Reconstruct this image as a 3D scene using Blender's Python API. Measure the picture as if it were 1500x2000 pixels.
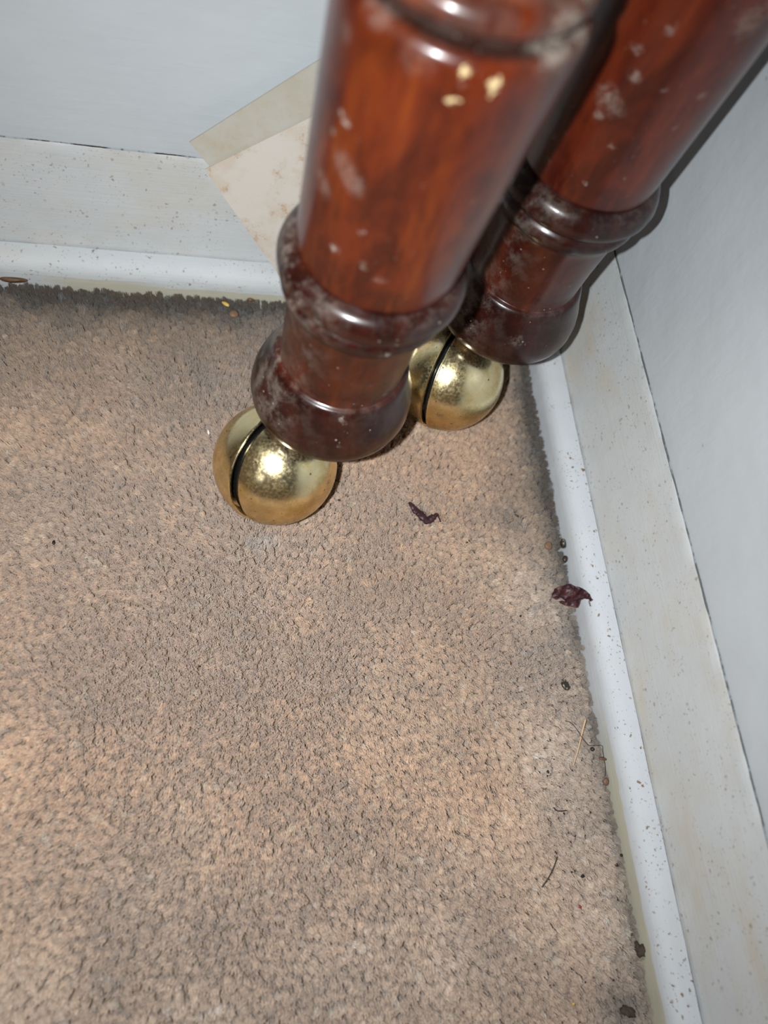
import bpy, bmesh, math, random
import numpy as np
from mathutils import Vector, Matrix

for o in list(bpy.data.objects):
    bpy.data.objects.remove(o)
S = bpy.context.scene
C = S.collection
random.seed(7)
RNG = np.random.default_rng(11)

# ------------------------------------------------------------------ camera
cam_d = bpy.data.cameras.new('camera')
cam = bpy.data.objects.new('camera', cam_d)
C.objects.link(cam)
R = Matrix(((0.9711782895, -0.0093959307, -0.2381689453),
            (-0.0895313661, 0.9116718133, -0.4010469291),
            (0.2209001234, 0.4108116617, 0.8845546416)))
CAM = Vector((-0.16861, -0.25529, 0.31728))
cam.matrix_world = Matrix.Translation(CAM) @ R.to_4x4()
cam_d.sensor_fit = 'HORIZONTAL'
cam_d.sensor_width = 36.0
cam_d.lens = 38.182
cam_d.clip_start = 0.005
cam_d.dof.use_dof = True
cam_d.dof.focus_distance = 0.335
cam_d.dof.aperture_fstop = 9.0
S.camera = cam

# ------------------------------------------------------------------ light
S.view_settings.view_transform = 'Standard'
S.view_settings.look = 'None'
S.view_settings.gamma = 1.0
S.view_settings.use_curve_mapping = False
S.view_settings.exposure = 0.0

W = bpy.data.worlds.new('room_ambience')
S.world = W
W.use_nodes = True
W.node_tree.nodes['Background'].inputs['Color'].default_value = (1.0, 0.74, 0.50, 1)
W.node_tree.nodes['Background'].inputs['Strength'].default_value = 0.11

# the camera's flash: a small LED beside the lens, just left of it
fl = bpy.data.lights.new('camera_flash', 'AREA')
fl.shape = 'DISK'
fl.size = 0.006
fl.spread = math.radians(120)
fl.energy = 0.82
fl.color = (0.94, 0.985, 1.0)
flo = bpy.data.objects.new('camera_flash', fl)
flo.matrix_world = Matrix.Translation(CAM + R @ Vector((-0.026, 0.001, -0.001))) @ R.to_4x4()
C.objects.link(flo)
# a lamp across the room (the small second glint on the brass)
rl = bpy.data.lights.new('room_lamp', 'POINT')
rl.energy = 5.0
rl.color = (0.85, 0.92, 1.0)
rl.shadow_soft_size = 0.05
rlo = bpy.data.objects.new('room_lamp', rl)
rlo.location = (-1.35, -1.78, 1.15)
C.objects.link(rlo)

# ------------------------------------------------------------------ helpers
def obj(name, me, mat=None, parent=None, smooth=False, loc=None):
    o = bpy.data.objects.new(name, me)
    C.objects.link(o)
    if mat: me.materials.append(mat)
    if smooth:
        for p in me.polygons: p.use_smooth = True
    if parent: o.parent = parent
    if loc is not None: o.location = loc
    return o

def tag(o, label=None, cat=None, group=None, kind=None):
    if label: o['label'] = label
    if cat: o['category'] = cat
    if group: o['group'] = group
    if kind: o['kind'] = kind
    return o

def mesh(name, V, F):
    me = bpy.data.meshes.new(name)
    me.from_pydata([tuple(v) for v in V], [], F)
    me.update()
    return me

class NT:
    """small node-tree builder"""
    def __init__(s, name):
        s.m = bpy.data.materials.new(name); s.m.use_nodes = True
        s.t = s.m.node_tree; s.n = s.t.nodes; s.l = s.t.links
        s.b = s.n['Principled BSDF']
    def put(s, node, **k):
        for a, v in k.items():
            i = node.inputs[int(a[1:])] if a[0] == 'i' and a[1:].isdigit() else node.inputs[a.replace('_', ' ')]
            if isinstance(v, bpy.types.NodeSocket): s.l.new(v, i)
            else: i.default_value = v
        return node
    def new(s, typ, **k):
        return s.n.new(typ)
    def coord(s, which='Object'):
        return s.n.new('ShaderNodeTexCoord').outputs[which]
    def mapping(s, vec, scale=(1, 1, 1), loc=(0, 0, 0)):
        m = s.n.new('ShaderNodeMapping')
        s.l.new(vec, m.inputs['Vector']); m.inputs['Scale'].default_value = scale; m.inputs['Location'].default_value = loc
        return m.outputs[0]
    def noise(s, vec, scale, detail=4, rough=0.55, dist=0.0, col=False):
        n = s.n.new('ShaderNodeTexNoise')
        s.put(n, Vector=vec, Scale=scale, Detail=detail, Roughness=rough, Distortion=dist)
        return n.outputs['Color' if col else 'Fac']
    def voro(s, vec, scale, feature='F1', rnd=1.0, out='Distance'):
        n = s.n.new('ShaderNodeTexVoronoi'); n.feature = feature
        s.put(n, Vector=vec, Scale=scale, Randomness=rnd)
        return n.outputs[out]
    def ramp(s, v, a, b, lo=0.0, hi=1.0, smooth=True):
        n = s.n.new('ShaderNodeMapRange'); n.interpolation_type = 'SMOOTHSTEP' if smooth else 'LINEAR'
        s.put(n, i0=v, i1=a, i2=b, i3=lo, i4=hi)
        return n.outputs[0]
    def math(s, op, a, b=0.0):
        n = s.n.new('ShaderNodeMath'); n.operation = op
        s.put(n, i0=a, i1=b)
        return n.outputs[0]
    def vmath(s, op, a, b=None):
        n = s.n.new('ShaderNodeVectorMath'); n.operation = op
        s.put(n, i0=a)
        if b is not None: s.put(n, i1=b)
        return n.outputs['Value' if op in ('DISTANCE', 'LENGTH', 'DOT_PRODUCT') else 'Vector']
    def mix(s, f, a, b):
        n = s.n.new('ShaderNodeMix'); n.data_type = 'RGBA'
        s.put(n, i0=f, i6=c4(a), i7=c4(b))
        return n.outputs[2]
    def bump(s, h, strength, dist, prev=None):
        n = s.n.new('ShaderNodeBump')
        s.put(n, Height=h, Strength=strength, Distance=dist)
        if prev: s.put(n, Normal=prev)
        return n.outputs[0]
    def sep(s, vec):
        n = s.n.new('ShaderNodeSeparateXYZ'); s.l.new(vec, n.inputs[0]); return n.outputs

def c4(c):
    return c if isinstance(c, bpy.types.NodeSocket) else (c[0], c[1], c[2], 1.0)

def simple(name, col, rough=0.6, metal=0.0, var=0.25, scale=900.0, coat=0.0):
    k = NT(name)
    f = k.noise(k.coord(), scale, 3)
    k.put(k.b, Base_Color=k.mix(f, [c * (1 - var) for c in col], [min(1, c * (1 + var)) for c in col]), Roughness=rough, Metallic=metal)
    if coat: k.put(k.b, Coat_Weight=coat)
    return k.m

# ------------------------------------------------------------------ materials
def paint(name, base, specks=1.0, stain=1.0, streak=0.15, v0=None, seed=0.0, cracks=None, gloss=0.36):
    """painted skirting: UV.x runs along the board (m), UV.y across its profile (m)"""
    k = NT(name)
    uv = k.coord('UV')
    long_ = k.mapping(uv, (18, 900, 1))
    st = k.noise(long_, 1.0, 5, 0.6)
    med = k.noise(uv, 55, 4, 0.6)
    big = k.noise(k.mapping(uv, (0.55, 1, 1)), 24, 4, 0.62)
    fine = k.noise(uv, 900, 2)
    col = k.mix(k.ramp(med, 0.3, 0.7), [c * 0.96 for c in base], base)
    # yellow-brown old stains in soft patches
    col = k.mix(k.math('MULTIPLY', k.ramp(big, 0.47, 0.70), 0.62 * stain), col, (0.50, 0.43, 0.33))
    # brush streaks holding dirt
    col = k.mix(k.math('MULTIPLY', k.ramp(st, 0.60, 0.80), streak * 1.6), col, (0.45, 0.42, 0.38))
    # fly specks
    wob = k.vmath('ADD', uv, k.vmath('SCALE', k.noise(uv, 420, 2, col=True)))
    dist = k.n.new('ShaderNodeVectorMath'); dist.operation = 'SCALE'
    k.put(dist, i0=k.noise(uv, 600, 2, col=True)); dist.inputs['Scale'].default_value = 0.0022
    uvd = k.vmath('ADD', uv, dist.outputs[0])
    clump = k.ramp(k.noise(uv, 75, 3), 0.40, 0.56)
    if v0 is not None: clump = k.math('MULTIPLY', clump, k.ramp(k.sep(uv)[1], seed + v0, seed + v0 + 0.003, 0.12, 1.0))
    for sc, r, op, off in ((330, 0.24, 0.8, 0.0), (170, 0.15, 0.9, 3.1), (620, 0.28, 0.55, 7.7)):
        v = k.voro(k.mapping(uvd, (1, 1, 1), (off, off * .7, 0)), sc)
        pick = k.ramp(k.noise(k.mapping(uv, (1, 1, 1), (off, 1.3, 0)), sc * 0.9, 1), 0.44, 0.50)
        m = k.math('MULTIPLY', k.ramp(v, r, r * 0.55), k.math('MULTIPLY', k.math('MULTIPLY', clump, pick), op * specks))
        col = k.mix(m, col, (0.20, 0.14, 0.085))
    if cracks:      # grime in the open joints below and above the board
        u, v, _ = k.sep(uv)
        br = k.ramp(k.noise(k.mapping(uv, (70, 0, 1)), 1.0, 4, 0.7), 0.42, 0.54, 0.15, 1.0)
        gr = k.math('MAXIMUM', k.ramp(v, seed + cracks[0] + 0.0006, seed + cracks[0] - 0.0002), k.math('MULTIPLY', br, k.ramp(v, seed + cracks[1] + 0.0001, seed + cracks[1] + 0.0007)))
        col = k.mix(gr, col, (0.045, 0.038, 0.03))
    k.put(k.b, Base_Color=col, Roughness=k.ramp(st, 0.3, 0.7, gloss, gloss + 0.16))
    k.put(k.b, Specular_IOR_Level=0.4 if gloss < 0.5 else 0.22)
    n = k.bump(st, 0.22, 0.0006)
    n = k.bump(med, 0.2, 0.002, n)
    k.put(k.b, Normal=n)
    return k

WHITE = (0.525, 0.56, 0.59)
def wall_mat(name, base):
    k = NT(name)
    co = k.coord()
    st = k.noise(k.mapping(co, (22, 22, 380)), 1.0, 4, 0.6) if name == 'wall_paint_back' else k.noise(k.mapping(co, (300, 300, 14)), 1.0, 4, 0.6)
    med = k.noise(co, 26, 4, 0.55)
    col = k.mix(k.ramp(med, 0.3, 0.72), [c * 0.955 for c in base], base)
    sm = k.ramp(k.noise(k.mapping(co, (1, 1, 1.6), (2, 5, 1)), 48, 5, 0.65), 0.66, 0.80)
    col = k.mix(k.math('MULTIPLY', sm, 0.22), col, (0.40, 0.43, 0.42))
    v = k.voro(co, 95)
    pick = k.ramp(k.noise(co, 60, 2), 0.60, 0.66)
    col = k.mix(k.math('MULTIPLY', k.math('MULTIPLY', k.ramp(v, 0.10, 0.05), pick), 0.6), col, (0.2, 0.17, 0.13))
    # grime down in the broken joint behind the skirting's top edge
    br = k.ramp(k.noise(k.mapping(co, (70, 70, 0)), 1.0, 4, 0.7), 0.40, 0.52, 0.10, 1.0)
    gr = k.math('MULTIPLY', br, k.ramp(k.math('ADD', k.sep(co)[2], k.math('MULTIPLY', k.noise(co, 900, 2), 0.0004)), 0.06435, 0.0640))
    col = k.mix(k.math('MULTIPLY', gr, 0.95 if name == 'wall_paint_back' else 0.7), col, (0.06, 0.05, 0.04))
    k.put(k.b, Base_Color=col, Roughness=0.45, Specular_IOR_Level=0.35)
    n = k.bump(st, 0.20, 0.0005)
    n = k.bump(med, 0.22, 0.004, n)
    k.put(k.b, Normal=n)
    return k.m

def wood(name, blobs, chips, bright):
    """dark varnished mahogany: grain runs up the leg (object z), dust as pale specks and dabs"""
    k = NT(name)
    co = k.coord()
    x, y, z = k.sep(co)
    g = k.noise(k.mapping(co, (210, 210, 16)), 1.0, 6, 0.6, 0.6)
    cloud = k.noise(k.mapping(co, (80, 80, 45)), 1.0, 5, 0.6, 0.6)
    fleck = k.noise(k.mapping(co, (900, 900, 60)), 1.0, 3, 0.6)
    fig = k.math('ADD', k.math('MULTIPLY', g, 0.22), k.math('MULTIPLY', cloud, 0.80))
    col = k.mix(k.ramp(fig, 0.38, 0.62), bright[0], bright[1])
    col = k.mix(k.ramp(k.math('ADD', k.math('MULTIPLY', g, .25), k.math('MULTIPLY', k.noise(k.mapping(co, (85, 85, 20), (3, 1, 2)), 1.0, 4, 0.6, 0.5), .78)), 0.48, 0.72), col, bright[2])
    col = k.mix(k.math('MULTIPLY', k.ramp(fleck, 0.52, 0.7), 0.35), col, (0.035, 0.008, 0.004))
    # the turned foot and rings took a darker stain than the shaft
    turned = k.ramp(z, 0.1375, 0.1335)
    foot = k.ramp(z, 0.0795, 0.0780)
    ring = k.math('MULTIPLY', turned, k.ramp(z, 0.112, 0.116))
    mk = NT  # (no-op)
    dk = k.mix(k.ramp(fig, 0.38, 0.7), (0.018, 0.0042, 0.003), (0.050, 0.0095, 0.0042))
    col = k.mix(k.math('MULTIPLY', turned, 0.62), col, dk)
    dk2 = k.mix(k.ramp(fig, 0.42, 0.75), (0.006, 0.0016, 0.0016), (0.021, 0.0042, 0.003))
    col = k.mix(k.math('MULTIPLY', k.math('MAXIMUM', foot, ring), 0.72), col, dk2)
    groove = k.math('MULTIPLY', k.ramp(z, 0.2170, 0.2177), k.ramp(z, 0.2203, 0.2197))
    col = k.mix(k.math('MULTIPLY', groove, 0.85), col, (0.010, 0.005, 0.004))
    # worn, dusty film
    nz = k.sep(k.n.new('ShaderNodeNewGeometry').outputs['Normal'])[2]
    dn = k.noise(co, 150, 6, 0.7)
    dn2 = k.noise(co, 55, 4, 0.6)
    up = k.ramp(nz, 0.15, 0.85)
    film = k.math('MULTIPLY', k.ramp(dn, 0.42, 0.68), k.math('ADD', k.math('MULTIPLY', up, 0.10), k.math('MULTIPLY', turned, k.ramp(x, -0.006, -0.026, 0.04, 0.42))))
    film = k.math('MULTIPLY', film, k.ramp(dn2, 0.35, 0.6, 0.35, 1.0))
    topd = k.math('MULTIPLY', k.ramp(z, 0.2165, 0.2195), k.ramp(dn, 0.36, 0.52))
    film = k.math('MAXIMUM', film, k.math('MULTIPLY', topd, 0.08))
    # tiny pale specks, thick on the rings and foot
    v = k.voro(co, 420)
    pick = k.ramp(k.noise(co, 330, 2), 0.56, 0.62)
    many = k.ramp(k.noise(co, 60, 3), 0.42, 0.62)
    sp = k.math('MULTIPLY', k.math('MULTIPLY', k.ramp(v, 0.22, 0.12), pick), k.math('MULTIPLY', many, k.ramp(turned, 0, 1, 0.25, 0.85, False)))
    dust = k.math('MAXIMUM', film, sp)
    dst = k.n.new('ShaderNodeVectorMath'); dst.operation = 'SCALE'
    k.put(dst, i0=k.vmath('SUBTRACT', k.noise(co, 420, 4, 0.7, col=True), (0.5, 0.5, 0.5))); dst.inputs['Scale'].default_value = 0.006
    cw = k.vmath('ADD', co, dst.outputs[0])
    for (bx, by, bz), r, op in blobs:
        d = k.vmath('DISTANCE', cw, (bx / 1000, by / 1000, bz / 1000))
        dust = k.math('MAXIMUM', dust, k.math('MULTIPLY', k.ramp(d, r * 1.1 / 1000, r * 0.2 / 1000), k.math('MULTIPLY', k.ramp(k.noise(co, 500, 4, 0.7), 0.36, 0.58, 0.1, 1.0), op)))
    col = k.mix(dust, col, (0.27, 0.225, 0.19))
    chip = None
    for (bx, by, bz), r in chips:
        d = k.vmath('DISTANCE', cw, (bx / 1000, by / 1000, bz / 1000))
        c = k.ramp(d, r / 1000, r * 0.6 / 1000)
        chip = c if chip is None else k.math('MAXIMUM', chip, c)
    if chip is not None:
        col = k.mix(chip, col, (0.52, 0.40, 0.21))
        dust = k.math('MAXIMUM', dust, chip)
    rough = k.ramp(dust, 0.0, 0.6, 0.30, 0.8)
    k.put(k.b, Base_Color=col, Roughness=rough, Coat_Weight=k.ramp(dust, 0.0, 0.5, 0.5, 0.0), Coat_Roughness=0.2, Specular_IOR_Level=0.18)
    n = k.bump(g, 0.10, 0.0005)
    n = k.bump(dn, 0.10, 0.0008, n)
    k.put(k.b, Normal=n)
    k.put(k.b, Coat_Normal=k.bump(dn2, 0.12, 0.002))
    return k.m

def brass_mat():
    k = NT('tarnished_brass')
    co = k.coord()
    p = k.noise(co, 110, 5, 0.65)
    f = k.noise(co, 900, 3, 0.6)
    low = k.ramp(k.sep(co)[2], 0.004, -0.018)
    col = k.mix(k.ramp(p, 0.35, 0.7), (0.84, 0.72, 0.44), (0.76, 0.62, 0.32))
    col = k.mix(k.math('MULTIPLY', k.ramp(p, 0.5, 0.75), 0.5), col, (0.55, 0.38, 0.10))
    v = k.voro(co, 330)
    pk = k.ramp(k.noise(co, 260, 2), 0.55, 0.6)
    spot = k.math('MULTIPLY', k.ramp(v, 0.2, 0.1), pk)
    col = k.mix(k.math('MULTIPLY', spot, 0.8), col, (0.10, 0.06, 0.02))
    k.put(k.b, Base_Color=col, Metallic=1.0, Roughness=k.ramp(k.math('ADD', k.math('MULTIPLY', f, .5), k.math('MULTIPLY', p, .5)), 0.35, 0.7, 0.17, 0.36))
    k.put(k.b, Normal=k.bump(f, 0.06, 0.0003))
    return k.m

def card_mat(name, base, stain, fox):
    k = NT(name)
    co = k.coord()
    p = k.noise(co, 60, 5, 0.65)
    s = k.noise(co, 220, 5, 0.7)
    col = k.mix(k.math('MULTIPLY', k.ramp(p, 0.38, 0.66), 0.8), base, stain)
    col = k.mix(k.math('MULTIPLY', k.math('MULTIPLY', k.ramp(s, 0.50, 0.70), k.ramp(p, 0.36, 0.58)), fox), col, (0.42, 0.28, 0.16))
    v = k.voro(co, 520)
    pk = k.math('MULTIPLY', k.ramp(k.noise(co, 400, 2), 0.58, 0.63), k.ramp(p, 0.4, 0.6))
    col = k.mix(k.math('MULTIPLY', k.math('MULTIPLY', k.ramp(v, 0.18, 0.1), pk), 0.8 * fox), col, (0.28, 0.16, 0.08))
    k.put(k.b, Base_Color=col, Roughness=0.7, Specular_IOR_Level=0.2, Normal=k.bump(s, 0.1, 0.0005))
    return k.m

def carpet_mat():
    k = NT('carpet_yarn')
    a = k.n.new('ShaderNodeAttribute'); a.attribute_name = 'yarn_colour'
    k.put(k.b, Base_Color=a.outputs['Color'], Roughness=0.34, Specular_IOR_Level=0.7)
    k.put(k.b, Sheen_Weight=0.25, Sheen_Roughness=0.4)
    return k.m

# ------------------------------------------------------------------ room
D1, Z1, D2, Z2 = 0.01045, 0.01455, 0.01843, 0.06409    # moulding depth/height, board depth/height
L = 2.6
def box_mesh(name, a, b):
    x0, y0, z0 = a; x1, y1, z1 = b
    V = [(x0, y0, z0), (x1, y0, z0), (x1, y1, z0), (x0, y1, z0), (x0, y0, z1), (x1, y0, z1), (x1, y1, z1), (x0, y1, z1)]
    return mesh(name, V, [(0, 3, 2, 1), (4, 5, 6, 7), (0, 1, 5, 4), (1, 2, 6, 5), (2, 3, 7, 6), (3, 0, 4, 7)])

floor_m = simple('carpet_backing', (0.20, 0.145, 0.10), 0.9, var=0.3, scale=600)
fo = tag(obj('floor', box_mesh('floor', (-L, -L, -0.04), (0.0195, 0.0195, -0.0075)), floor_m), kind='structure')
wb = tag(obj('wall_back', box_mesh('wall_back', (-L, D2 + 0.0006, -0.0075), (D2 + 0.1, D2 + 0.1, 2.4)), wall_mat('wall_paint_back', WHITE)), kind='structure')
wr = tag(obj('wall_right', box_mesh('wall_right', (D2 + 0.0006, -L, -0.0075), (D2 + 0.1, D2 + 0.0006, 2.4)), wall_mat('wall_paint_right', WHITE)), kind='structure')

def smooth_noise(t, f, seed):
    """1-D value noise in -1..1"""
    u = t * f + seed * 17.31
    i = np.floor(u); w = u - i; w = w * w * (3 - 2 * w)
    h = lambda q: np.modf(np.sin(q * 127.1 + seed * 3.7) * 43758.5453)[0]
    return h(i) * (1 - w) + h(i + 1) * w

def run(name, prof, side, mat, seed, wob):
    """sweep a (depth, height) profile along the wall foot, mitred at the corner; wob = per-profile-point wobble (m)"""
    t = np.concatenate([np.arange(0, 0.45, 0.0015), np.linspace(0.45, L - 0.01, 40)])
    V, F, UV = [], [], []
    pl = np.array(prof)
    arc = np.concatenate([[0], np.cumsum(np.hypot(*(pl[1:] - pl[:-1]).T))])
    n = len(prof)
    for i, s in enumerate(t):
        for j, (d, z) in enumerate(prof):
            dd = d + wob[j] * float(smooth_noise(np.array(s), 90, seed + j * .13) + .6 * smooth_noise(np.array(s), 330, seed + 5 + j * .17))
            zz = z + 0.3 * wob[j] * float(smooth_noise(np.array(s), 120, seed + 9))
            a = s - d if i == 0 else max(s, -d + 1e-5)       # the mitre: starts at the corner at its own depth
            V.append((-a, dd, zz) if side == 'back' else (dd, -a, zz))
            UV.append((s + (3.1 if side == 'back' else 0), arc[j] + seed))
    for i in range(len(t) - 1):
        for j in range(n - 1):
            q = (i * n + j, (i + 1) * n + j, (i + 1) * n + j + 1, i * n + j + 1)
            F.append(q if side == 'back' else q[::-1])
    F.append(tuple(range(n)) if side == 'back' else tuple(range(n))[::-1])
    e = (len(t) - 1) * n
    F.append(tuple(range(e, e + n))[::-1] if side == 'back' else tuple(range(e, e + n)))
    me = mesh(name, V, F)
    uv = me.uv_layers.new(name='UVMap')
    li = np.zeros(len(me.loops), dtype=np.int32); me.loops.foreach_get('vertex_index', li)
    uv.data.foreach_set('uv', np.array(UV)[li].astype(np.float32).ravel())
    o = obj(name, me, mat)
    for p in me.polygons: p.use_smooth = True
    try: me.set_sharp_from_angle(angle=math.radians(38))
    except Exception: pass
    return tag(o, kind='structure')

# quarter-round shoe moulding, then the tapering skirting board above it
shoe = [(0.0105, -0.0074), (0.0, -0.0074), (0.0, 0.0060), (0.0004, 0.0086), (0.0013, 0.0107), (0.0027, 0.0123), (0.0046, 0.0134), (0.0068, 0.0141), (0.0100, 0.01455), (0.01035, 0.0142), (0.0104, 0.0100)]
board = [(0.0190, 0.0000), (0.0107, 0.0000), (0.0107, 0.0130), (D1 + 0.0006, 0.0160), (0.0122, 0.0260), (0.0150, 0.0440), (0.0172, 0.0590), (0.0177, 0.0630), (0.0181, Z2), (0.0184, Z2 - 0.014)]
ba_ = [0.0]
for (d0, z0), (d1, z1) in zip(board[:-1], board[1:]): ba_.append(ba_[-1] + math.hypot(d1 - d0, z1 - z0))
CR = (ba_[2], ba_[8])
def unpainted(k, lo, hi, a, b):
    """a cream unpainted strip along the foot of the moulding, where the brush stopped short"""
    uv = k.coord('UV'); u, v, _ = k.sep(uv)
    wv = k.math('ADD', v, k.math('MULTIPLY', k.noise(k.mapping(uv, (60, 0, 1)), 1.0, 3), -0.004))
    edge = k.ramp(wv, a + 0.0002, a - 0.0002)
    return k.math('MULTIPLY', edge, k.math('MULTIPLY', k.ramp(u, lo, lo + 0.05), k.ramp(u, hi, hi - 0.03)))
kb = paint('shoe_paint_back', (0.53, 0.55, 0.565), 0.9, 0.45, 0.14, gloss=0.6)
kr = paint('shoe_paint_right', (0.52, 0.54, 0.57), 1.2, 0.25, 0.10, 0.0262, 12.0, gloss=0.6)
def add_strip(k, seed, bands):
    bc = k.b.inputs['Base Color'].links[0].from_socket
    for lo, hi, h in bands:
        bc = k.mix(unpainted(k, lo, hi, 0.0105 + seed + h, 0), bc, (0.47, 0.45, 0.36))
    k.put(k.b, Base_Color=bc)
add_strip(kb, 11.0, ((3.1 + 0.165, 3.1 + 0.238, 0.0112), (3.1 + 0.06, 3.1 + 0.24, 0.0092)))
add_strip(kr, 12.0, ((0.19, 0.60, 0.0122),))
w0 = [0, 0, .00012, .00016, .00016, .00014, .00012, .0001, .0001, .00012, 0]
run('trim_1', shoe, 'back', kb.m, 11.0, w0)
run('trim_2', shoe, 'right', kr.m, 12.0, w0)
w1 = [0, 0, .0003, .00018, .00014, .00012, .00012, .00016, .00022, .0002]
run('baseboard_back', board, 'back', paint('skirting_paint_back', (0.53, 0.55, 0.56), 0.6, 0.55, 0.36, seed=13.0, cracks=CR).m, 13.0, w1)
run('baseboard_right', board, 'right', paint('skirting_paint_right', (0.53, 0.55, 0.56), 0.6, 1.0, 0.14, seed=14.0, cracks=CR).m, 14.0, w1)

# ------------------------------------------------------------------ carpet pile (stuff)
def vnoise(x, y, f, seed):
    u, v = x * f + seed * 13.7, y * f + seed * 7.3
    i, j = np.floor(u), np.floor(v); a, b = u - i, v - j
    a = a * a * (3 - 2 * a); b = b * b * (3 - 2 * b)
    h = lambda p, q: np.abs(np.modf(np.sin(p * 127.1 + q * 311.7 + seed * 5.1) * 43758.5453)[0])
    return (h(i, j) * (1 - a) + h(i + 1, j) * a) * (1 - b) + (h(i, j + 1) * (1 - a) + h(i + 1, j + 1) * a) * b
def fbm(x, y, f, seed, o=4):
    s = 0; w = 0.5; t = 0
    for k in range(o):
        s = s + w * vnoise(x, y, f * 2 ** k, seed + k); t += w; w *= 0.55
    return s / t
def sstep(a, b, x):
    t = np.clip((x - a) / (b - a), 0, 1); return t * t * (3 - 2 * t)

BALLS = [(-0.13285, -0.10089, 0.023), (-0.05323, -0.05370, 0.023)]
def carpet_colour(x, y):
    """yarn colour with the wear and the soil the carpet itself has: golden in the middle, greyed edges"""
    n1 = fbm(x, y, 22, 1); n2 = fbm(x, y, 75, 2); n3 = fbm(x, y, 9, 3)
    tan = np.array([0.91, 0.68, 0.49]); grey = np.array([0.87, 0.685, 0.525]); gold = np.array([0.87, 0.645, 0.44])
    m = 0.65 * sstep(0.40, 0.62, n1 * 0.7 + n3 * 0.3)[:, None]
    c = tan * (1 - m) + grey * m
    near = np.maximum(np.exp(-((x + 0.085) ** 2 + (y + 0.125) ** 2) / 0.0045), 0)[:, None]
    c = c * (1 - near * 0.7) + gold * near * 0.7
    # greyed away from the traffic area, along the right wall and toward the open room
    g = np.maximum(sstep(-0.055, -0.015, x) * sstep(-0.10, -0.16, y), sstep(-0.21, -0.29, y) * 0.8)[:, None] * (0.55 + 0.6 * n2)[:, None]
    g = np.clip(g, 0, 1)
    c = c * (1 - g) + np.array([0.82, 0.69, 0.58]) * g
    # filtration soil against the skirting
    dr = -x; db = -y
    n4 = fbm(x, y, 160, 6, 3)
    up = sstep(-0.20, -0.10, y)
    sr = np.exp(-np.maximum(dr - 0.0012, 0) / (0.0030 + 0.0035 * up)) * (0.35 + 0.25 * up + 0.9 * n4 * n1) + 0.42 * np.exp(-np.maximum(dr - 0.004, 0) / 0.016) * sstep(-0.17, -0.09, y) 
    sb = np.exp(-np.maximum(db - 0.0015, 0) / 0.009) * (0.42 + 0.9 * n1 * (0.5 + n4)) + 0.62 * np.exp(-np.maximum(db, 0) / 0.040) * sstep(-0.09, -0.16, x)
    s = np.clip(np.maximum(sr, sb) * (0.55 + 0.9 * n2), 0, 0.93)[:, None]
    c = c * (1 - s) + np.array([0.085, 0.066, 0.05]) * s
    # a few faint soiled spots
    for sx, sy, r, a in ((-0.0235, -0.113, 0.007, .30), (-0.146, -0.012, 0.006, .5), (-0.012, -0.308, .007, .5)):
        q = (np.exp(-((x - sx) ** 2 + (y - sy) ** 2) / r ** 2) * a * (0.5 + n2))[:, None]
        q = np.clip(q, 0, .9); c = c * (1 - q) + np.array([0.12, 0.09, 0.07]) * q
    return c

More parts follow.
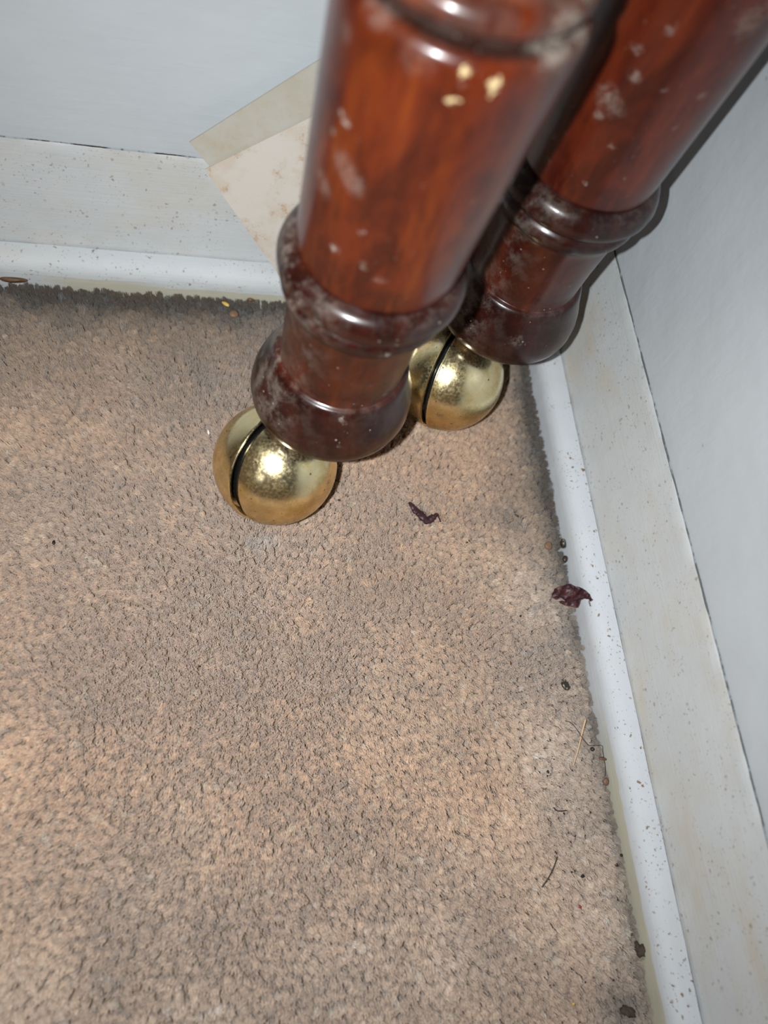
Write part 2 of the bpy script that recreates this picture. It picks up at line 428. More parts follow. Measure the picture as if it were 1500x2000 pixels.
def pile(x0, x1, y0, y1, step, strands, rad, spread, hole=None):
    gx, gy = np.meshgrid(np.arange(x0, x1, step), np.arange(y0, y1, step * 0.9))
    gx = gx + (np.arange(gx.shape[0]) % 2)[:, None] * step * 0.5
    tx = (gx + RNG.uniform(-.5, .5, gx.shape) * step).ravel(); ty = (gy + RNG.uniform(-.5, .5, gy.shape) * step).ravel()
    k = (tx < x1) & (ty < y1)
    if hole: k &= ~((tx > hole[0]) & (ty > hole[1]))
    tx, ty = tx[k], ty[k]
    # nap: how each tuft leans, and how high it stands
    la = fbm(tx, ty, 30, 21) * 2 - 1; lb = fbm(tx, ty, 30, 31) * 2 - 1
    lx = -0.0005 + 0.0012 * la + RNG.normal(0, .00035, tx.size); ly = -0.0014 + 0.0012 * lb + RNG.normal(0, .00035, tx.size)
    th = 0.0075 + (fbm(tx, ty, 45, 41) - .5) * 0.0022 + RNG.normal(0, .00028, tx.size)
    edge = np.exp(np.maximum(ty, tx) / 0.003)
    ly = ly + .0016 * np.exp(ty / 0.003); lx = lx + .0008 * np.exp(tx / 0.003)
    th = th + edge * (RNG.normal(0.0002, .0008, tx.size))
    tone = np.clip(RNG.normal(1, .05, tx.size), .8, 1.15)
    pale = (RNG.uniform(0, 1, tx.size) < 0.03 + 0.55 * np.clip(fbm(tx, ty, 160, 51) - 0.52, 0, 1)) * RNG.uniform(.3, .9, tx.size)  # scattered whiter tufts: glints of fibre sheen painted into the yarn colour
    n = tx.size; N = n * strands
    rep = lambda a: np.repeat(a, strands)
    size = rep(RNG.uniform(.85, 1.25, n)); spread = spread * size
    ang = RNG.uniform(0, 2 * np.pi, N); rr = np.sqrt(RNG.uniform(0, 1, N))
    ox, oy = np.cos(ang) * rr, np.sin(ang) * rr
    bx = rep(tx) + ox * spread * 0.45; by = rep(ty) + oy * spread * 0.45
    h = rep(th) * (1 - 0.10 * rr ** 2) + RNG.normal(0, .00022, N)
    tw = rep(RNG.uniform(-.9, .9, n))
    P = np.zeros((N, 4, 3))
    for i, (f, g, sp) in enumerate(((0, 0, .45), (.45, .25, .8), (.8, .66, 1.0), (1, 1.05, .92))):
        ca, sa = np.cos(tw * f), np.sin(tw * f)
        P[:, i, 0] = rep(tx) + (ox * ca - oy * sa) * spread * sp + rep(lx) * g + RNG.normal(0, .00010, N) * f
        P[:, i, 1] = rep(ty) + (ox * sa + oy * ca) * spread * sp + rep(ly) * g + RNG.normal(0, .00010, N) * f
        P[:, i, 2] = -0.0075 + h * f
    fl_ = np.exp(-((tx + 0.1365) ** 2 / 0.008 ** 2 + (ty + 0.1250) ** 2 / 0.0036 ** 2)) * 0.0016
    P[:, :, 2] += rep(fl_)[:, None] * np.linspace(0, 1, 4)[None, :]
    # nothing grows through the moulding; the pile is pressed under the two balls
    P[:, :, 0] = np.minimum(P[:, :, 0], -0.0002 - RNG.uniform(0, .0006, (N, 1)))
    P[:, :, 1] = np.minimum(P[:, :, 1], -0.0002 - RNG.uniform(0, .0006, (N, 1)))
    for cx, cy, cz in BALLS:
        dx, dy = P[:, :, 0] - cx, P[:, :, 1] - cy; d = np.hypot(dx, dy)
        low = cz - np.sqrt(np.maximum(0.0254 ** 2 - d ** 2, 0))
        ins = d < 0.0252
        P[:, :, 2] = np.where(ins, np.minimum(P[:, :, 2], low - 0.0002), P[:, :, 2])
        # pile fluffed up in a rim in front of the ball
        rim = np.exp(-((d - 0.0165) / 0.0042) ** 2) * 0.0011 * np.linspace(0, 1, 4)[None, :] * (~ins | (low > 0.003))
        P[:, :, 2] += rim
    col = carpet_colour(rep(tx), rep(ty)) * rep(tone)[:, None] * np.clip(RNG.normal(1, .06, N), .8, 1.2)[:, None]
    pq = rep(pale)[:, None] * RNG.uniform(.3, 1, (N, 1)); col = col * (1 - pq) + np.minimum(col * 1.05 + np.array([.12, .2, .26]), 0.96) * pq
    # crushed, lifted pile at the near ball's foot, its bright lighting painted into the colour
    q = (np.exp(-((rep(tx) + 0.1365) ** 2 / 0.0075 ** 2 + (rep(ty) + 0.1245) ** 2 / 0.0034 ** 2)) * .95)[:, None]
    col = col * (1 - q) + np.array([0.95, 0.88, 0.80]) * q
    rads = np.tile(np.array([1.0, 1.0, .95, .55]) * rad, N)
    return P, rads, np.clip(col, 0, 1)

def hair_obj(name, P, rads, col, mat):
    hc = bpy.data.hair_curves.new(name)
    n = P.shape[0]
    hc.add_curves([P.shape[1]] * n)
    hc.position_data.foreach_set('vector', P.astype(np.float32).ravel())
    a = hc.attributes.get('radius') or hc.attributes.new('radius', 'FLOAT', 'POINT')
    a.data.foreach_set('value', rads.astype(np.float32))
    b = hc.attributes.new('yarn_colour', 'FLOAT_COLOR', 'CURVE')
    b.data.foreach_set('color', np.concatenate([col, np.ones((n, 1))], 1).astype(np.float32).ravel())
    hc.materials.append(mat)
    o = bpy.data.objects.new(name, hc); C.objects.link(o)
    return o
A = pile(-0.32, 0.0, -0.37, 0.0, 0.0019, 30, 0.000095, 0.00130)
B = pile(-0.95, 0.0, -1.0, 0.0, 0.0048, 9, 0.00045, 0.0022, (-0.32, -0.37))
po = hair_obj('carpet_pile', np.concatenate([A[0], B[0]]), np.concatenate([A[1], B[1]]), np.concatenate([A[2], B[2]]), carpet_mat())
tag(po, 'beige cut pile carpet, greyed with soil along the skirting', 'carpet', kind='stuff')

# ------------------------------------------------------------------ the table: two turned legs on brass ball casters
PROF = [(47.9, 0), (48.3, 21.5), (49.4, 26), (51.2, 28.5), (53.5, 30), (57, 30.7), (61, 30.4), (65, 29.4), (69, 27.8), (72.5, 26.6), (75.5, 25.6), (77.3, 24.9), (78.3, 24.3), (78.8, 23.6), (79.0, 22.7), (79.3, 22.5),
        (86, 22.6), (95, 23.0), (104, 23.6), (110.5, 24.2), (113.0, 24.7), (114.3, 25.4), (116.0, 26.8), (118.0, 27.5), (119.8, 27.4), (121.2, 26.8), (122.0, 25.8), (122.4, 25.5), (122.8, 26.2), (123.8, 28.2), (126, 29.6), (128, 29.8), (130, 29.3), (131.8, 28.5), (132.8, 27.6), (133.5, 26.6), (133.9, 25.6), (134.2, 24.9), (134.8, 24.9), (135.3, 25.15),
        (136, 25.2), (150, 25.8), (165, 26.45), (180, 27.1), (195, 27.7), (208, 28.2), (213, 28.4), (215.2, 28.2), (216.6, 27.5), (217.3, 26.6), (217.7, 25.0), (217.9, 23.4), (219.6, 23.2), (220.0, 24.8), (221.6, 26.3), (223.2, 26.6), (224.8, 26.1), (226.0, 24.8), (226.8, 23.0),
        (236, 20.6), (246, 20.4), (262, 21.5), (285, 24.5), (310, 27.2), (330, 28.2), (345, 27.4), (352, 25.0), (353, 23.0), (358, 23.4), (362, 26), (368, 27.4), (374, 26), (378, 23.2), (384, 22.8), (392, 24.5), (398, 27.8), (400, 28.2), (401, 0)]
def lathe(name, prof, seg=160, lean=(0, 0)):
    pts = []
    for (z0, r0), (z1, r1) in zip(prof[:-1], prof[1:]):           # refine long spans so the surface stays even
        m = max(1, int(math.hypot(z1 - z0, r1 - r0) / 6))
        for i in range(m): pts.append((z0 + (z1 - z0) * i / m, r0 + (r1 - r0) * i / m))
    pts.append(prof[-1])
    V, F = [], []
    rows = []
    for z, r in pts:
        if r < 0.01:
            rows.append([len(V)]); V.append((lean[0] * z / 1000, lean[1] * z / 1000, z / 1000))
        else:
            rows.append(list(range(len(V), len(V) + seg)))
            for i in range(seg):
                a = 2 * math.pi * i / seg
                V.append(((r * math.cos(a) + lean[0] * z) / 1000, (r * math.sin(a) + lean[1] * z) / 1000, z / 1000))
    for a, b in zip(rows[:-1], rows[1:]):
        for i in range(seg):
            j = (i + 1) % seg
            if len(a) == 1 and len(b) == 1: continue
            if len(a) == 1: F.append((a[0], b[j], b[i]))
            elif len(b) == 1: F.append((a[i], a[j], b[0]))
            else: F.append((a[i], a[j], b[j], b[i]))
    return mesh(name, V, F)

A1 = Vector((-0.11535, -0.08537, 0)); A2 = Vector((-0.03571, -0.03748, 0))
T = bpy.data.objects.new('table', None); C.objects.link(T)
T.location = (-0.0755, -0.0614, 0)
tag(T, 'dark red-brown turned wooden table standing in the corner on brass ball casters', 'table')
bpy.context.view_layer.update()
B1 = [((-20.2, -14.9, 190.7), 1.2, .9), ((-19, -16.6, 189.9), 1.3, .9), ((-20.8, -13.4, 184.7), 1.3, .7), ((-17.5, -18, 179.1), 4.6, .30), ((-15.0, -20.3, 176.4), 4.0, .30), ((-20.5, -12.9, 168.1), 4.2, .28),
      ((-15.2, -19.3, 152.7), 1.9, .8), ((-10.4, -23.4, 163.8), 1.1, .9), ((-7.9, -24.2, 152.7), 1.7, .5), ((-2.9, -25.8, 149.5), 2.0, .4), ((13, -25.8, 179.7), .9, .8), ((9.1, -26.3, 165.8), .8, .8),
      ((6.2, -28.2, 126.9), 1.9, 1.0), ((5.8, -27.6, 118.8), 1.7, 1.0), ((.4, -23.6, 75.6), 2.9, .9), ((1.1, -26.1, 70.2), 1.2, .9), ((11.3, -22.6, 76), .8, 1.0), ((.5, -29.2, 64.5), 1.1, .8),
      ((-15.7, -22.6, 126.8), 2.4, .6), ((-23.1, -12, 118.9), 3, .6), ((-27.2, 5.2, 128.3), 5.5, .65), ((-24.8, 10.2, 130.8), 5, .6), ((-22, -17.2, 128.8), 3, .5), ((-24.2, -4.1, 204), 5, .16), ((-22, -12, 208), 3, .16), ((-10, -26, 214), 5, .14),
      ((18.5, -21.7, 220.5), 8.5, 1.0), ((25, -14, 217), 7, .9), ((21, -14, 224), 7, 1.0), ((-18, -18, 219), 6, .3), ((-26, -12, 62), 5, .42), ((-28, -5, 58), 6, .45), ((-24, -2, 116), 4, .5), ((14, -17, 84), 3.5, .35)]
CH1 = [((-.6, -28.8, 215.4), 1.5), ((6.0, -29.0, 213.6), 1.6), ((6.6, -29.1, 211.6), 1.0), ((-.9, -28.6, 207.9), 1.2)]
B2 = [((-15.6, -21.1, 188.8), 2, .55), ((-15.7, -20.3, 172.8), 4.6, .40), ((-13, -22.3, 171.5), 4.2, .28), ((-15.4, -20.2, 166.8), 2.4, .45), ((-10.8, -24.8, 197.4), 2.2, .4), ((-12.5, -23.1, 182.2), 2.4, .45), ((-4.5, -26.6, 182.1), 1.2, .5),
      ((-21.4, -11.9, 151), 2, .4), ((-9, -24.1, 159.8), 1.4, .6), ((-20.2, -13.5, 143.6), 1.5, .4), ((8.2, -26.7, 182.5), 2.2, .4), ((6.4, -26.5, 170.8), 1.2, .6), ((-9, -23.5, 144.1), 1, .6), ((.9, -26, 150), 1, .6),
      ((7, -26, 205), 6, .45), ((12, -24, 210), 6, .5), ((22, -20, 126), 6, .35), ((26, -14, 60), 7, .35), ((20, -24, 62), 6, .3), ((-3, -27, 66), 4, .25)]
w1m = wood('mahogany_near', B1, CH1, ((0.036, 0.0055, 0.0024), (0.088, 0.0130, 0.0033), (0.132, 0.0245, 0.0038)))
w2m = wood('mahogany_far', B2, [], ((0.036, 0.0055, 0.003), (0.082, 0.0120, 0.0048), (0.120, 0.020, 0.006)))
l1 = obj('leg', lathe('leg_near', PROF, lean=(0.018, -0.003)), w1m, T, True, A1 - T.location)
l2 = obj('leg', lathe('leg_far', PROF, lean=(0.011, -0.001)), w2m, T, True, A2 - T.location)
l1['label'] = 'nearer leg, orange-brown shaft with pale chips near its top'
l2['label'] = 'leg in the corner, darker and redder, shaded by the nearer leg'
for l in (l1, l2):
    l.data.set_sharp_from_angle(angle=math.radians(50))

brass = brass_mat()
black = simple('black_plastic', (0.006, 0.006, 0.006), 0.25, var=0.4)
steel = simple('dull_steel', (0.25, 0.24, 0.22), 0.4, 1.0)
def frame(n):
    n = Vector(n).normalized(); e = n.orthogonal().normalized(); return e, n.cross(e), n
def revolve(name, pts, n, seg=128):
    """(height along n, radius) pairs revolved about n, in mm"""
    e, g, n = frame(n); V, F, rows = [], [], []
    for h, r in pts:
        if r < 1e-4:
            rows.append([len(V)]); V.append(n * h / 1000)
        else:
            rows.append(list(range(len(V), len(V) + seg)))
            V += [(n * h + (e * math.cos(2 * math.pi * i / seg) + g * math.sin(2 * math.pi * i / seg)) * r) / 1000 for i in range(seg)]
    for a, b in zip(rows[:-1], rows[1:]):
        for i in range(seg):
            j = (i + 1) % seg
            if len(a) == 1: F.append((a[0], b[j], b[i]))
            elif len(b) == 1: F.append((a[i], a[j], b[0]))
            else: F.append((a[i], a[j], b[j], b[i]))
    me = mesh(name, V, F)
    bm = bmesh.new(); bm.from_mesh(me); bmesh.ops.recalc_face_normals(bm, faces=bm.faces); bm.to_mesh(me); bm.free()
    return me
def shell(name, n, h0, sgn, lip):
    """half of the ball: a dome on the sgn side of the gap with a rolled rim and a hollow inside"""
    pts = []
    hb = h0 + (0.7 * sgn if lip else 0)
    a0 = math.asin(min(1, abs(hb) / 25)) * (1 if hb * sgn > 0 else -1)
    for i in range(41):
        a = math.pi / 2 + (a0 - math.pi / 2) * i / 40
        pts.append((sgn * 25 * math.sin(a), 25 * math.cos(a)))
    h, r = pts[-1]
    if lip: pts += [(h - sgn * .2, r + .25), (h - sgn * .5, r + .3), (h - sgn * .7, r), (h - sgn * .7, r - .9)]
    else: pts += [(h - sgn * .3, r - .2), (h - sgn * .35, r - .8)]
    h2 = pts[-1][0]
    pts += [(h2 + sgn * 2, r - 1.6), (h2 + sgn * 6, r - 2.4), (h2 + sgn * 6, 0)]
    me = revolve(name, pts, n)
    return me
def caster(centre, n, gap, axis, lip, label, wedge=0.0):
    c = Vector(centre)
    n = Vector(n).normalized(); dn = Vector((0, 0, -1)); dn = (dn - n * dn.dot(n)).normalized()
    cr = bpy.data.objects.new('caster', None); C.objects.link(cr); cr.parent = T; cr.location = c - Vector(T.location)
    cr['label'] = label
    s1 = obj('shell', shell('shell_a', n - dn * wedge, gap[1], 1, lip), brass, cr, True)
    s2 = obj('shell', shell('shell_b', n, gap[0], -1, lip), brass, cr, True)
    for s in (s1, s2): s.data.set_sharp_from_angle(angle=math.radians(45))
    mid = (gap[0] + gap[1]) / 2
    w = (gap[1] - gap[0]) / 2
    rr = math.sqrt(625 - mid * mid) - (2.2 if lip else 1.8)
    obj('wheel', revolve('wheel', [(mid - w - 3, 0), (mid - w - 3, rr - 3), (mid - w, rr - .4), (mid - w * .6, rr), (mid + w * .6, rr), (mid + w, rr - .4), (mid + w + 3, rr - 3), (mid + w + 3, 0)], n), black, cr, True).data.set_sharp_from_angle(angle=math.radians(40))
    # the plain socket collar under the wooden foot and the arm that carries the ball
    ax = Vector(axis) - c
    V = revolve('stem', [(47.9, 0), (47.9, 10.5), (46.6, 11), (45.4, 10.5), (45.4, 6.5), (36, 6.5), (26, 6), (22, 4.5), (22, 0)], (0, 0, 1), 48)
    for v in V.vertices: v.co += Vector((ax.x, ax.y, -c.z))
    obj('stem', V, steel, cr, True)
    return cr
caster(BALLS[0], (0.62, -0.67, 0.41), (0.7, 5.9), A1 + Vector((.018 * .045, 0, 0)), False, 'caster under the nearer leg, wide black gap between its halves', 0.065)
caster(BALLS[1], (0.79, -0.55, 0.25), (-0.6, 1.5), A2 + Vector((.011 * .045, 0, 0)), True, 'caster under the corner leg, narrow black gap with raised rims')
# square heads and the rail that joins the legs, above the picture
rail_m = wood('mahogany_rail', [], [], ((0.036, 0.0055, 0.003), (0.082, 0.0120, 0.0048), (0.120, 0.020, 0.006)))
def bev_box(name, sx, sy, z0, z1):
    bm = bmesh.new(); bmesh.ops.create_cube(bm, size=1)
    for v in bm.verts: v.co = Vector((v.co.x * sx, v.co.y * sy, z0 + (v.co.z + .5) * (z1 - z0)))
    bmesh.ops.bevel(bm, geom=list(bm.edges), offset=.002, segments=2, affect='EDGES')
    me = bpy.data.meshes.new(name); bm.to_mesh(me); bm.free(); return me
for a, ln in ((A1, (.0072, -.0012)), (A2, (.0044, -.0004))):
    obj('leg_head', bev_box('leg_head', .056, .056, .4, .52), rail_m, T, False, a + Vector((ln[0], ln[1], 0)) - T.location)
dv = A2 - A1
rl_ = obj('rail', bev_box('rail', dv.length - .052, .024, .43, .515), rail_m, T, False, (A1 + A2) / 2 + Vector((.006, -.001, 0)) - T.location)
rl_.rotation_euler.z = math.atan2(dv.y, dv.x)

# ------------------------------------------------------------------ the two cards leaning on the skirting
def card(name, a, e1, e2, wd, ht, th, mat, label, curl):
    a, e1, e2 = Vector(a), Vector(e1).normalized(), Vector(e2).normalized()
    e1 = (e1 - e2 * e1.dot(e2)).normalized(); n = e1.cross(e2).normalized()
    if n.y > 0: n = -n
    nu, nv = 24, 30; V, F = [], []
    for s in (0, 1):
        for j in range(nv + 1):
            for i in range(nu + 1):
                u, v = i / nu, j / nv
                V.append(a + e1 * wd * u + e2 * ht * v + n * ((curl * math.sin(math.pi * u) * math.sin(math.pi * v)) + (th if s else 0)))
    k = (nu + 1) * (nv + 1); w = nu + 1
    for j in range(nv):
        for i in range(nu):
            q = (j * w + i, j * w + i + 1, (j + 1) * w + i + 1, (j + 1) * w + i)
            F.append(q); F.append(tuple(x + k for x in q[::-1]))
    for i in range(nu):
        for j in (0, nv):
            p, q = j * w + i, j * w + i + 1; F.append((p, q, q + k, p + k) if j else (q, p, p + k, q + k))
    for j in range(nv):
        for i in (0, nu):
            p, q = j * w + i, (j + 1) * w + i; F.append((p, q, q + k, p + k) if not i else (q, p, p + k, q + k))
    # origin at the corner that rests on the carpet
    o = V[nv * w]
    me = mesh(name, [v - o for v in V], F)
    ob = obj(name, me, mat, None, False, o)
    bm = bmesh.new(); bm.from_mesh(me); bmesh.ops.recalc_face_normals(bm, faces=bm.faces); bm.to_mesh(me); bm.free()
    return tag(ob, label, 'card')
card('blank_card', (-.16794 + .006, .00598, .07048), (.77, .11, .63), (.57, -.14, -.81), .060, .0862, .0005,
     card_mat('foxed_card', (0.56, 0.515, 0.465), (0.51, 0.43, 0.345), 1.0), 'square-cornered cream card with brown foxing, in front, leaning behind the table leg', .0005)
card('backing_card', (-.168, .00985, .0797), (.79, .10, .60), (.645, -.135, -.755), .068, .1045, .0007,
     card_mat('grey_card', (0.445, 0.42, 0.375), (0.41, 0.375, 0.30), 0.35), 'greyish card sticking out behind the foxed cream card, leaning at the wall', .0003)

# ------------------------------------------------------------------ litter on the carpet
def tube(name, pts, r, mat, seg=8, taper=(1, 1), flat=1.0, jag=0.0):
    """a thin strand through the points, smoothed"""
    P = [Vector(p) for p in pts]
    Q = []
    for i in range(len(P) - 1):
        p0, p1, p2, p3 = P[max(i - 1, 0)], P[i], P[i + 1], P[min(i + 2, len(P) - 1)]
        for k in range(6):
            t = k / 6
            Q.append(0.5 * (2 * p1 + (p2 - p0) * t + (2 * p0 - 5 * p1 + 4 * p2 - p3) * t * t + (3 * p1 - p0 - 3 * p2 + p3) * t ** 3))
    Q.append(P[-1])
    V, F = [], []
    for i, q in enumerate(Q):
        d = (Q[min(i + 1, len(Q) - 1)] - Q[max(i - 1, 0)]).normalized()
        sx = d.cross(Vector((0, 0, 1))).normalized(); up = sx.cross(d)
        f = i / (len(Q) - 1)
        if callable(r): rad = r(f)
        else: rad = r * (taper[0] + (taper[1] - taper[0]) * f)
        for s in range(seg):
            a = 2 * math.pi * s / seg
            jr = rad * (1 + jag * (random.random() - .5))
            V.append(q + sx * jr * math.cos(a) + up * jr * flat * math.sin(a))
    for i in range(len(Q) - 1):
        for s in range(seg):
            F.append((i * seg + s, i * seg + (s + 1) % seg, (i + 1) * seg + (s + 1) % seg, (i + 1) * seg + s))
    F.append(tuple(range(seg))[::-1]); F.append(tuple(range((len(Q) - 1) * seg, len(Q) * seg)))
    return mesh(name, [v - Q[0] for v in V], F), Q[0]
def strand(name, pts, r, mat, label, cat, **kw):
    me, o = tube(name, pts, r, mat, **kw)
    return tag(obj(name, me, mat, None, True, o), label, cat)
def lump(name, loc, size, mat, label, cat, seed, rot=0.0, rough=0.25, tilt=0.0, sub=2, group=None, dent=0.0):
    """a small irregular seed, husk or crumb"""
    rnd = random.Random(seed)
    bm = bmesh.new(); bmesh.ops.create_icosphere(bm, subdivisions=sub, radius=1)
    dirs = [(Vector((rnd.uniform(-1, 1), rnd.uniform(-1, 1), rnd.uniform(-1, 1))).normalized(), rnd.uniform(-rough, rough)) for _ in range(7)]
    for v in bm.verts:
        c = v.co.normalized(); f = 1 + sum(a * max(0, c.dot(d)) ** 3 for d, a in dirs)
        if dent and c.z > .45: f *= 1 - dent * (c.z - .45)
        if rough > 1: f *= rnd.uniform(.72, 1.2)
        v.co = Vector((c.x * size[0], c.y * size[1], c.z * size[2])) * f
    M = Matrix.Rotation(rot, 3, 'Z') @ Matrix.Rotation(tilt, 3, 'Y')
    for v in bm.verts: v.co = M @ v.co
    me = bpy.data.meshes.new(name); bm.to_mesh(me); bm.free()
    lo = min(v.co.z for v in me.vertices)
    for v in me.vertices: v.co.z -= lo
    return tag(obj(name, me, mat, None, True, loc), label, cat, group)

leaf_m = NT('dried_leaf')
lc = leaf_m.coord()
leaf_m.put(leaf_m.b, Base_Color=leaf_m.mix(leaf_m.ramp(leaf_m.noise(lc, 190, 4), .48, .72), (0.030, 0.006, 0.010), (0.155, 0.040, 0.032)), Roughness=0.5, Normal=leaf_m.bump(leaf_m.noise(lc, 500, 4), .5, .0006))
leaf_m = leaf_m.m
maroon = simple('dried_strip', (0.028, 0.006, 0.010), 0.5, var=.6, scale=700)
tan_m = simple('tan_husk', (0.17, 0.095, 0.05), 0.55, var=.5, scale=500)
brown = simple('brown_husk', (0.12, 0.062, 0.028), 0.5, var=.5, scale=500)
dark = simple('dark_seed', (0.030, 0.020, 0.013), 0.35, var=.7, scale=500)
jet = simple('black_speck', (0.006, 0.005, 0.005), 0.4)
pale = simple('pale_grain', (0.75, 0.70, 0.62), 0.5, var=.1)
olive = simple('dry_needle', (0.030, 0.030, 0.018), 0.5)
hair_m = simple('dark_hair', (0.020, 0.014, 0.012), 0.4)
straw_m = simple('straw', (0.55, 0.37, 0.22), 0.6, var=.2)
red_m = simple('red_fleck', (0.35, 0.02, 0.03), 0.5)
yel_m = simple('amber_fleck', (0.60, 0.38, 0.08), 0.4)
soil_m = simple('dirt_clump', (0.055, 0.038, 0.027), 0.9, var=.6, scale=1200)
seedm = NT('mottled_seed')
sc_ = seedm.coord()
seedm.put(seedm.b, Base_Color=seedm.mix(seedm.ramp(seedm.noise(sc_, 900, 3), .5, .6), (0.02, 0.017, 0.012), (0.22, 0.17, 0.11)), Roughness=.35)
seedm = seedm.m

# dried leaf leaning from the carpet onto the moulding, with a hole eaten near its lower left edge
OUT = [(-.0067, -.14893), (-.006, -.14907), (-.00486, -.15079), (-.00381, -.15156), (-.00207, -.15402), (-.00127, -.15597), (-.00103, -.15785), (-.00069, -.15867), (-.00127, -.15904), (-.00172, -.15794), (-.00276, -.15719), (-.00361, -.15743), (-.00428, -.15886), (-.00508, -.16001), (-.00612, -.15906), (-.00772, -.15783), (-.00889, -.15636), (-.00965, -.15508), (-.00864, -.15513), (-.0077, -.15640), (-.0078, -.15533), (-.00894, -.15341), (-.00988, -.15429), (-.01078, -.15293), (-.01107, -.15097), (-.01036, -.14951), (-.00917, -.14922), (-.00799, -.14893)]
LN = Vector((-0.83, -0.07, 0.55)); LP = Vector((-.01107, -.15097, .00161))
def leaf():
    bm = bmesh.new()
    vs = []
    for x, y in OUT:
        z = LP.z - (LN.x * (x - LP.x) + LN.y * (y - LP.y)) / LN.z
        vs.append(bm.verts.new((x, y, z)))
    f = bm.faces.new(vs)
    bmesh.ops.triangulate(bm, faces=[f])
    for _ in range(3):
        bmesh.ops.subdivide_edges(bm, edges=list(bm.edges), cuts=1, use_grid_fill=True)
    n = LN.normalized()
    co = np.array([v.co[:] for v in bm.verts])
    w = (fbm(co[:, 0] + .5, co[:, 1] + .5, 260, 3) - .5) * .0042 + (fbm(co[:, 0] + .5, co[:, 1] + .5, 700, 5) - .5) * .0012
    for v, d in zip(bm.verts, w): v.co += n * float(d)
    o = Vector((-.0085, -.1535, .003))
    for v in bm.verts: v.co -= o
    r = bmesh.ops.extrude_face_region(bm, geom=list(bm.faces))
    for g in r['geom']:
        if isinstance(g, bmesh.types.BMVert): g.co -= n * .00015
    bmesh.ops.recalc_face_normals(bm, faces=bm.faces)
    me = bpy.data.meshes.new('dried_leaf'); bm.to_mesh(me); bm.free()
    ob = tag(obj('dried_leaf', me, leaf_m, None, True, o), 'crumpled dark maroon dried leaf with a torn hole, leaning on the right skirting', 'leaf')
    me2, q = tube('leaf_stalk', [(-.00149, -.15849, .0153), (-.00147, -.15981, .0150), (-.00132, -.16119, .0151)], .00013, dark)
    obj('stalk', me2, dark, ob, True, q - o)
leaf()
P = [(-.07157, -.10711), (-.07016, -.10935), (-.0689, -.11083), (-.0672, -.11255), (-.06603, -.11478), (-.06378, -.11575), (-.0615, -.11449), (-.05966, -.11298), (-.05855, -.11372), (-.05817, -.11645)]
def sr(f):
    return 0.0016 * max(.12, math.sin(math.pi * min(1, f * 1.02 + .05)) ** .7) * (1.0 if f < .72 else .62) + .00012
strand('leaf_curl', [(x, y, .0010 + .0006 * math.sin(i * 2.1)) for i, (x, y) in enumerate(P)], sr, maroon, 'thin curled maroon strip of dried leaf lying on the open carpet', 'leaf', seg=10, flat=.55, jag=.45)
strand('pine_needle', [(-.02845, -.25642, .0012), (-.03035, -.25969, .0013), (-.03311, -.2632, .0012), (-.03643, -.26644, .0009)], .00028, olive, 'straight dark green dry needle lying on the carpet near the bottom right', 'needle', taper=(.7, 1.0))
strand('bent_fibre', [(-.02662, -.23872, .0012), (-.02572, -.23973, .0009), (-.0245, -.2402, .0009), (-.02122, -.24025, .0011)], .00021, hair_m, 'short black bent fibre shaped like a tick on the carpet', 'fibre')
strand('straw', [(-.00611, -.20562, .0016), (-.00855, -.2107, .0013), (-.01146, -.21709, .0010), (-.0148, -.22354, .0004)], .00050, straw_m, 'slim tan straw splinter half sunk in the carpet by the right skirting', 'straw', taper=(.9, .5), flat=.5)
strand('hair', [(-.01517, -.20579, .0012), (-.01282, -.20674, .0014), (-.01108, -.20953, .0017), (-.0095, -.21312, .0022), (-.00824, -.21483, .0018), (-.00667, -.21615, .0014), (-.0035, -.21643, .0013), (-.0009, -.21669, .0014), (-.0010, -.2190, .0012), (-.0012, -.2245, .0012), (-.0020, -.2285, .0010)], .00012, hair_m, 'long wavy dark hair crossing the tan straw splinter', 'hair')
lump('husk', (-.00806, -.12773, -.0004), (.0019, .0018, .0011), tan_m, 'round orange-brown seed husk on soiled carpet above the maroon leaf', 'seed', 3, sub=3, dent=.7)
lump('seed', (-.0016, -.1275, .0010), (.0013, .0021, .0017), seedm, 'dark rounded seed touching the right skirting beside the orange-brown husk', 'seed', 5, sub=3, rot=.2)
lump('crumb', (-.0012, -.1342, .0006), (.0010, .0013, .0008), dark, 'jagged black crumb at the skirting just below the dark rounded seed', 'crumb', 8, rough=.6)
lump('beetle_shell', (-.01203, -.19087, -.0003), (.0013, .0025, .0010), seedm, 'oval mottled black and grey husk alone on greyish carpet below the leaf', 'seed', 12, rot=.45, sub=3, dent=.9)
lump('seed', (-.00515, -.21766, .0), (.0009, .0010, .0008), dark, 'tiny round dark seed beside the wavy hair at the right skirting', 'seed', 15)
lump('chaff', (-.0018, -.2216, .0008), (.0018, .0007, .0005), brown, 'small brown flake of chaff at the skirting below the wavy hair', 'chaff', 17, rough=.5, rot=-.1)
lump('chaff', (-.0022, -.2308, .0004), (.0012, .0013, .0006), tan_m, 'reddish-brown chaff scrap against the skirting below the tan straw', 'chaff', 18, rough=.6)
lump('speck', (-.2184, -.12614, .0), (.0006, .0011, .0005), jet, 'lone black speck on clean carpet at the left of the picture', 'speck', 19, rough=.4)
lump('grain', (-.15873, -.07438, .0003), (.0005, .0012, .0005), pale, 'white rice-like grain on the carpet left of the nearer brass ball', 'grain', 20, rot=.2, rough=.1)
lump('crumb', (-.14677, -.01014, -.0006), (.0024, .0022, .0013), tan_m, 'round brown crumb on dark carpet below the cream card', 'crumb', 21, rough=.4)
lump('flake', (-.1507, -.0045, .0002), (.0020, .0008, .0004), yel_m, 'thin orange flake by the back skirting below the cream card', 'flake', 22, rot=-.5, rough=.4)
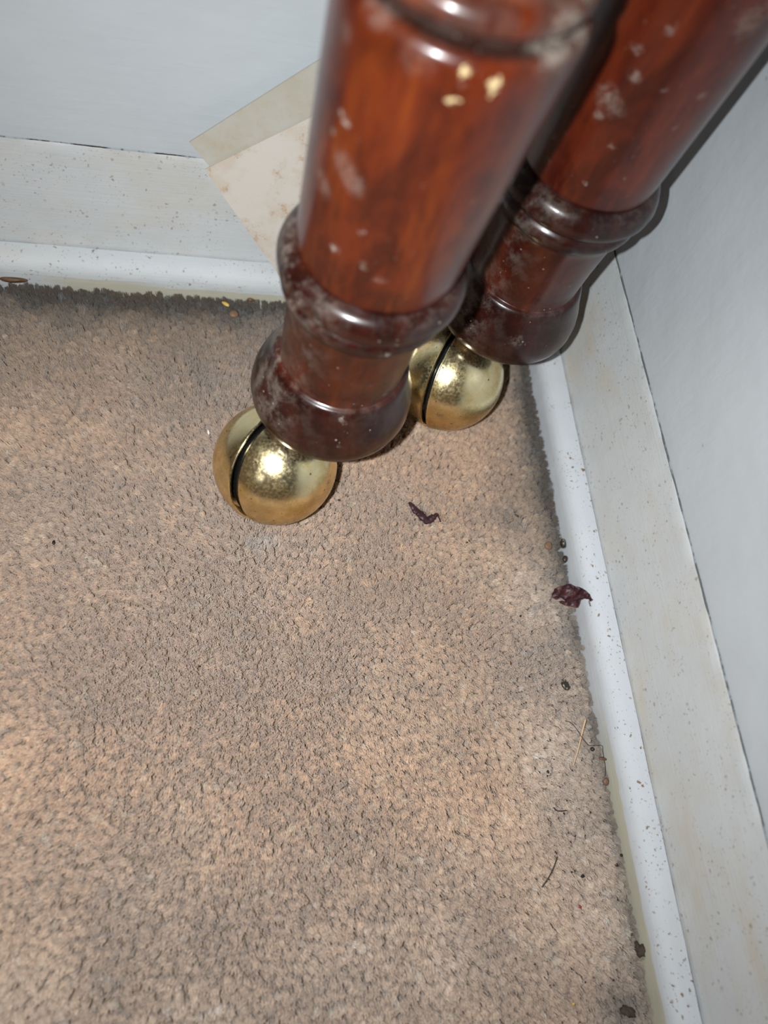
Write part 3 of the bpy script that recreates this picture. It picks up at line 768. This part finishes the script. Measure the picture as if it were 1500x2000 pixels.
lump('crumb', (-.1386, -.0016, .0004), (.0020, .0011, .0010), brown, 'brown crumb against the back skirting, nearest the nearer leg', 'crumb', 23, rough=.5)
lump('crumb', (-.2430, -.0016, .0008), (.0042, .0012, .0013), brown, 'long knobbly brown crumb against the back skirting at the far left', 'crumb', 24, rough=1.0, sub=3)
lump('clump', (-.01078, -.30992, -.0010), (.0024, .0016, .0012), soil_m, 'dark brown clump of dirt on carpet at the bottom of the picture', 'clump', 25, rough=1.1, rot=-.5, sub=3)
lump('clump', (-.0016, -.2915, -.0010), (.0011, .0022, .0012), soil_m, 'dark clump wedged between carpet and right skirting near the bottom', 'clump', 26, rough=1.1, sub=3)
lump('twig_bit', (-.0210, -.1128, .0002), (.0012, .0005, .0004), dark, 'short dark twig bit on a soiled carpet patch right of the maroon curl', 'twig', 27, rot=-.7)
lump('fleck', (-.02223, -.27442, .0), (.0006, .0007, .0004), red_m, 'single red fleck on the carpet below the dark dry needle', 'fleck', 28)
lump('fleck', (-.03092, -.30516, .0), (.0006, .0006, .0005), yel_m, 'amber fleck on the carpet at the bottom of the picture', 'fleck', 29)
SP = [(-.00392, -.26144, .8), (-.01906, -.2641, .8), (-.02836, -.2714, .5), (-.0030, -.28582, .7), (-.02502, -.29907, .5), (-.0012, -.25824, .9), (-.02608, -.2252, .7), (-.02659, -.22674, .45), (-.02753, -.18658, .6), (-.02004, -.09164, .5), (-.04677, -.12601, .5), (-.02701, -.16033, .6), (-.06059, -.16717, .4), (-.10318, -.10606, .5), (-.10541, -.11244, .4), (-.14587, -.12723, .4), (-.1541, -.04096, .5), (-.16269, -.17738, .35), (-.02252, -.22047, .4), (-.01669, -.21476, .4), (-.02298, -.26231, .4), (-.01382, -.29967, .5)]
WHERE = ['dark speck near the right skirting, level with the top of the dry needle', 'black speck midway between the dry needle and the right skirting', 'dark speck between the dry needle and the red fleck', 'dark speck by the right skirting, low down, below the needle',
         'dark speck on the carpet above the bottom clump, left of the skirting', 'black speck touching the right skirting, beside the needle', 'brown speck left of the tan straw, upper of a close pair', 'tiny speck left of the tan straw, lower of a close pair',
         'dark speck on the carpet just left of the oval husk', 'speck on the carpet above the short twig bit', 'speck on the carpet below the maroon curl', 'speck on the carpet left of and below the crumpled leaf', 'faint speck alone on the carpet below the maroon curl, far from the leaf',
         'speck right of the nearer brass ball, upper of two', 'speck right of the nearer brass ball, lower of two', 'speck in front of the nearer ball, under its black gap', 'speck behind and left of the nearer wooden foot', 'faint speck alone on the left middle of the carpet',
         'speck left of the lower end of the tan straw', 'speck between the wavy hair and the tan straw', 'small speck close beside the right of the dry needle', 'speck right of the bottom clump, near the skirting']
for i, (x, y, s) in enumerate(SP):
    lump('speck', (x, y, .0), (.0007 * s + .0001, .0009 * s, .0006 * s), jet if i % 3 else dark, WHERE[i], 'speck', 40 + i, rough=.4, rot=i * 1.3, sub=1, group='dark specks scattered on the carpet')
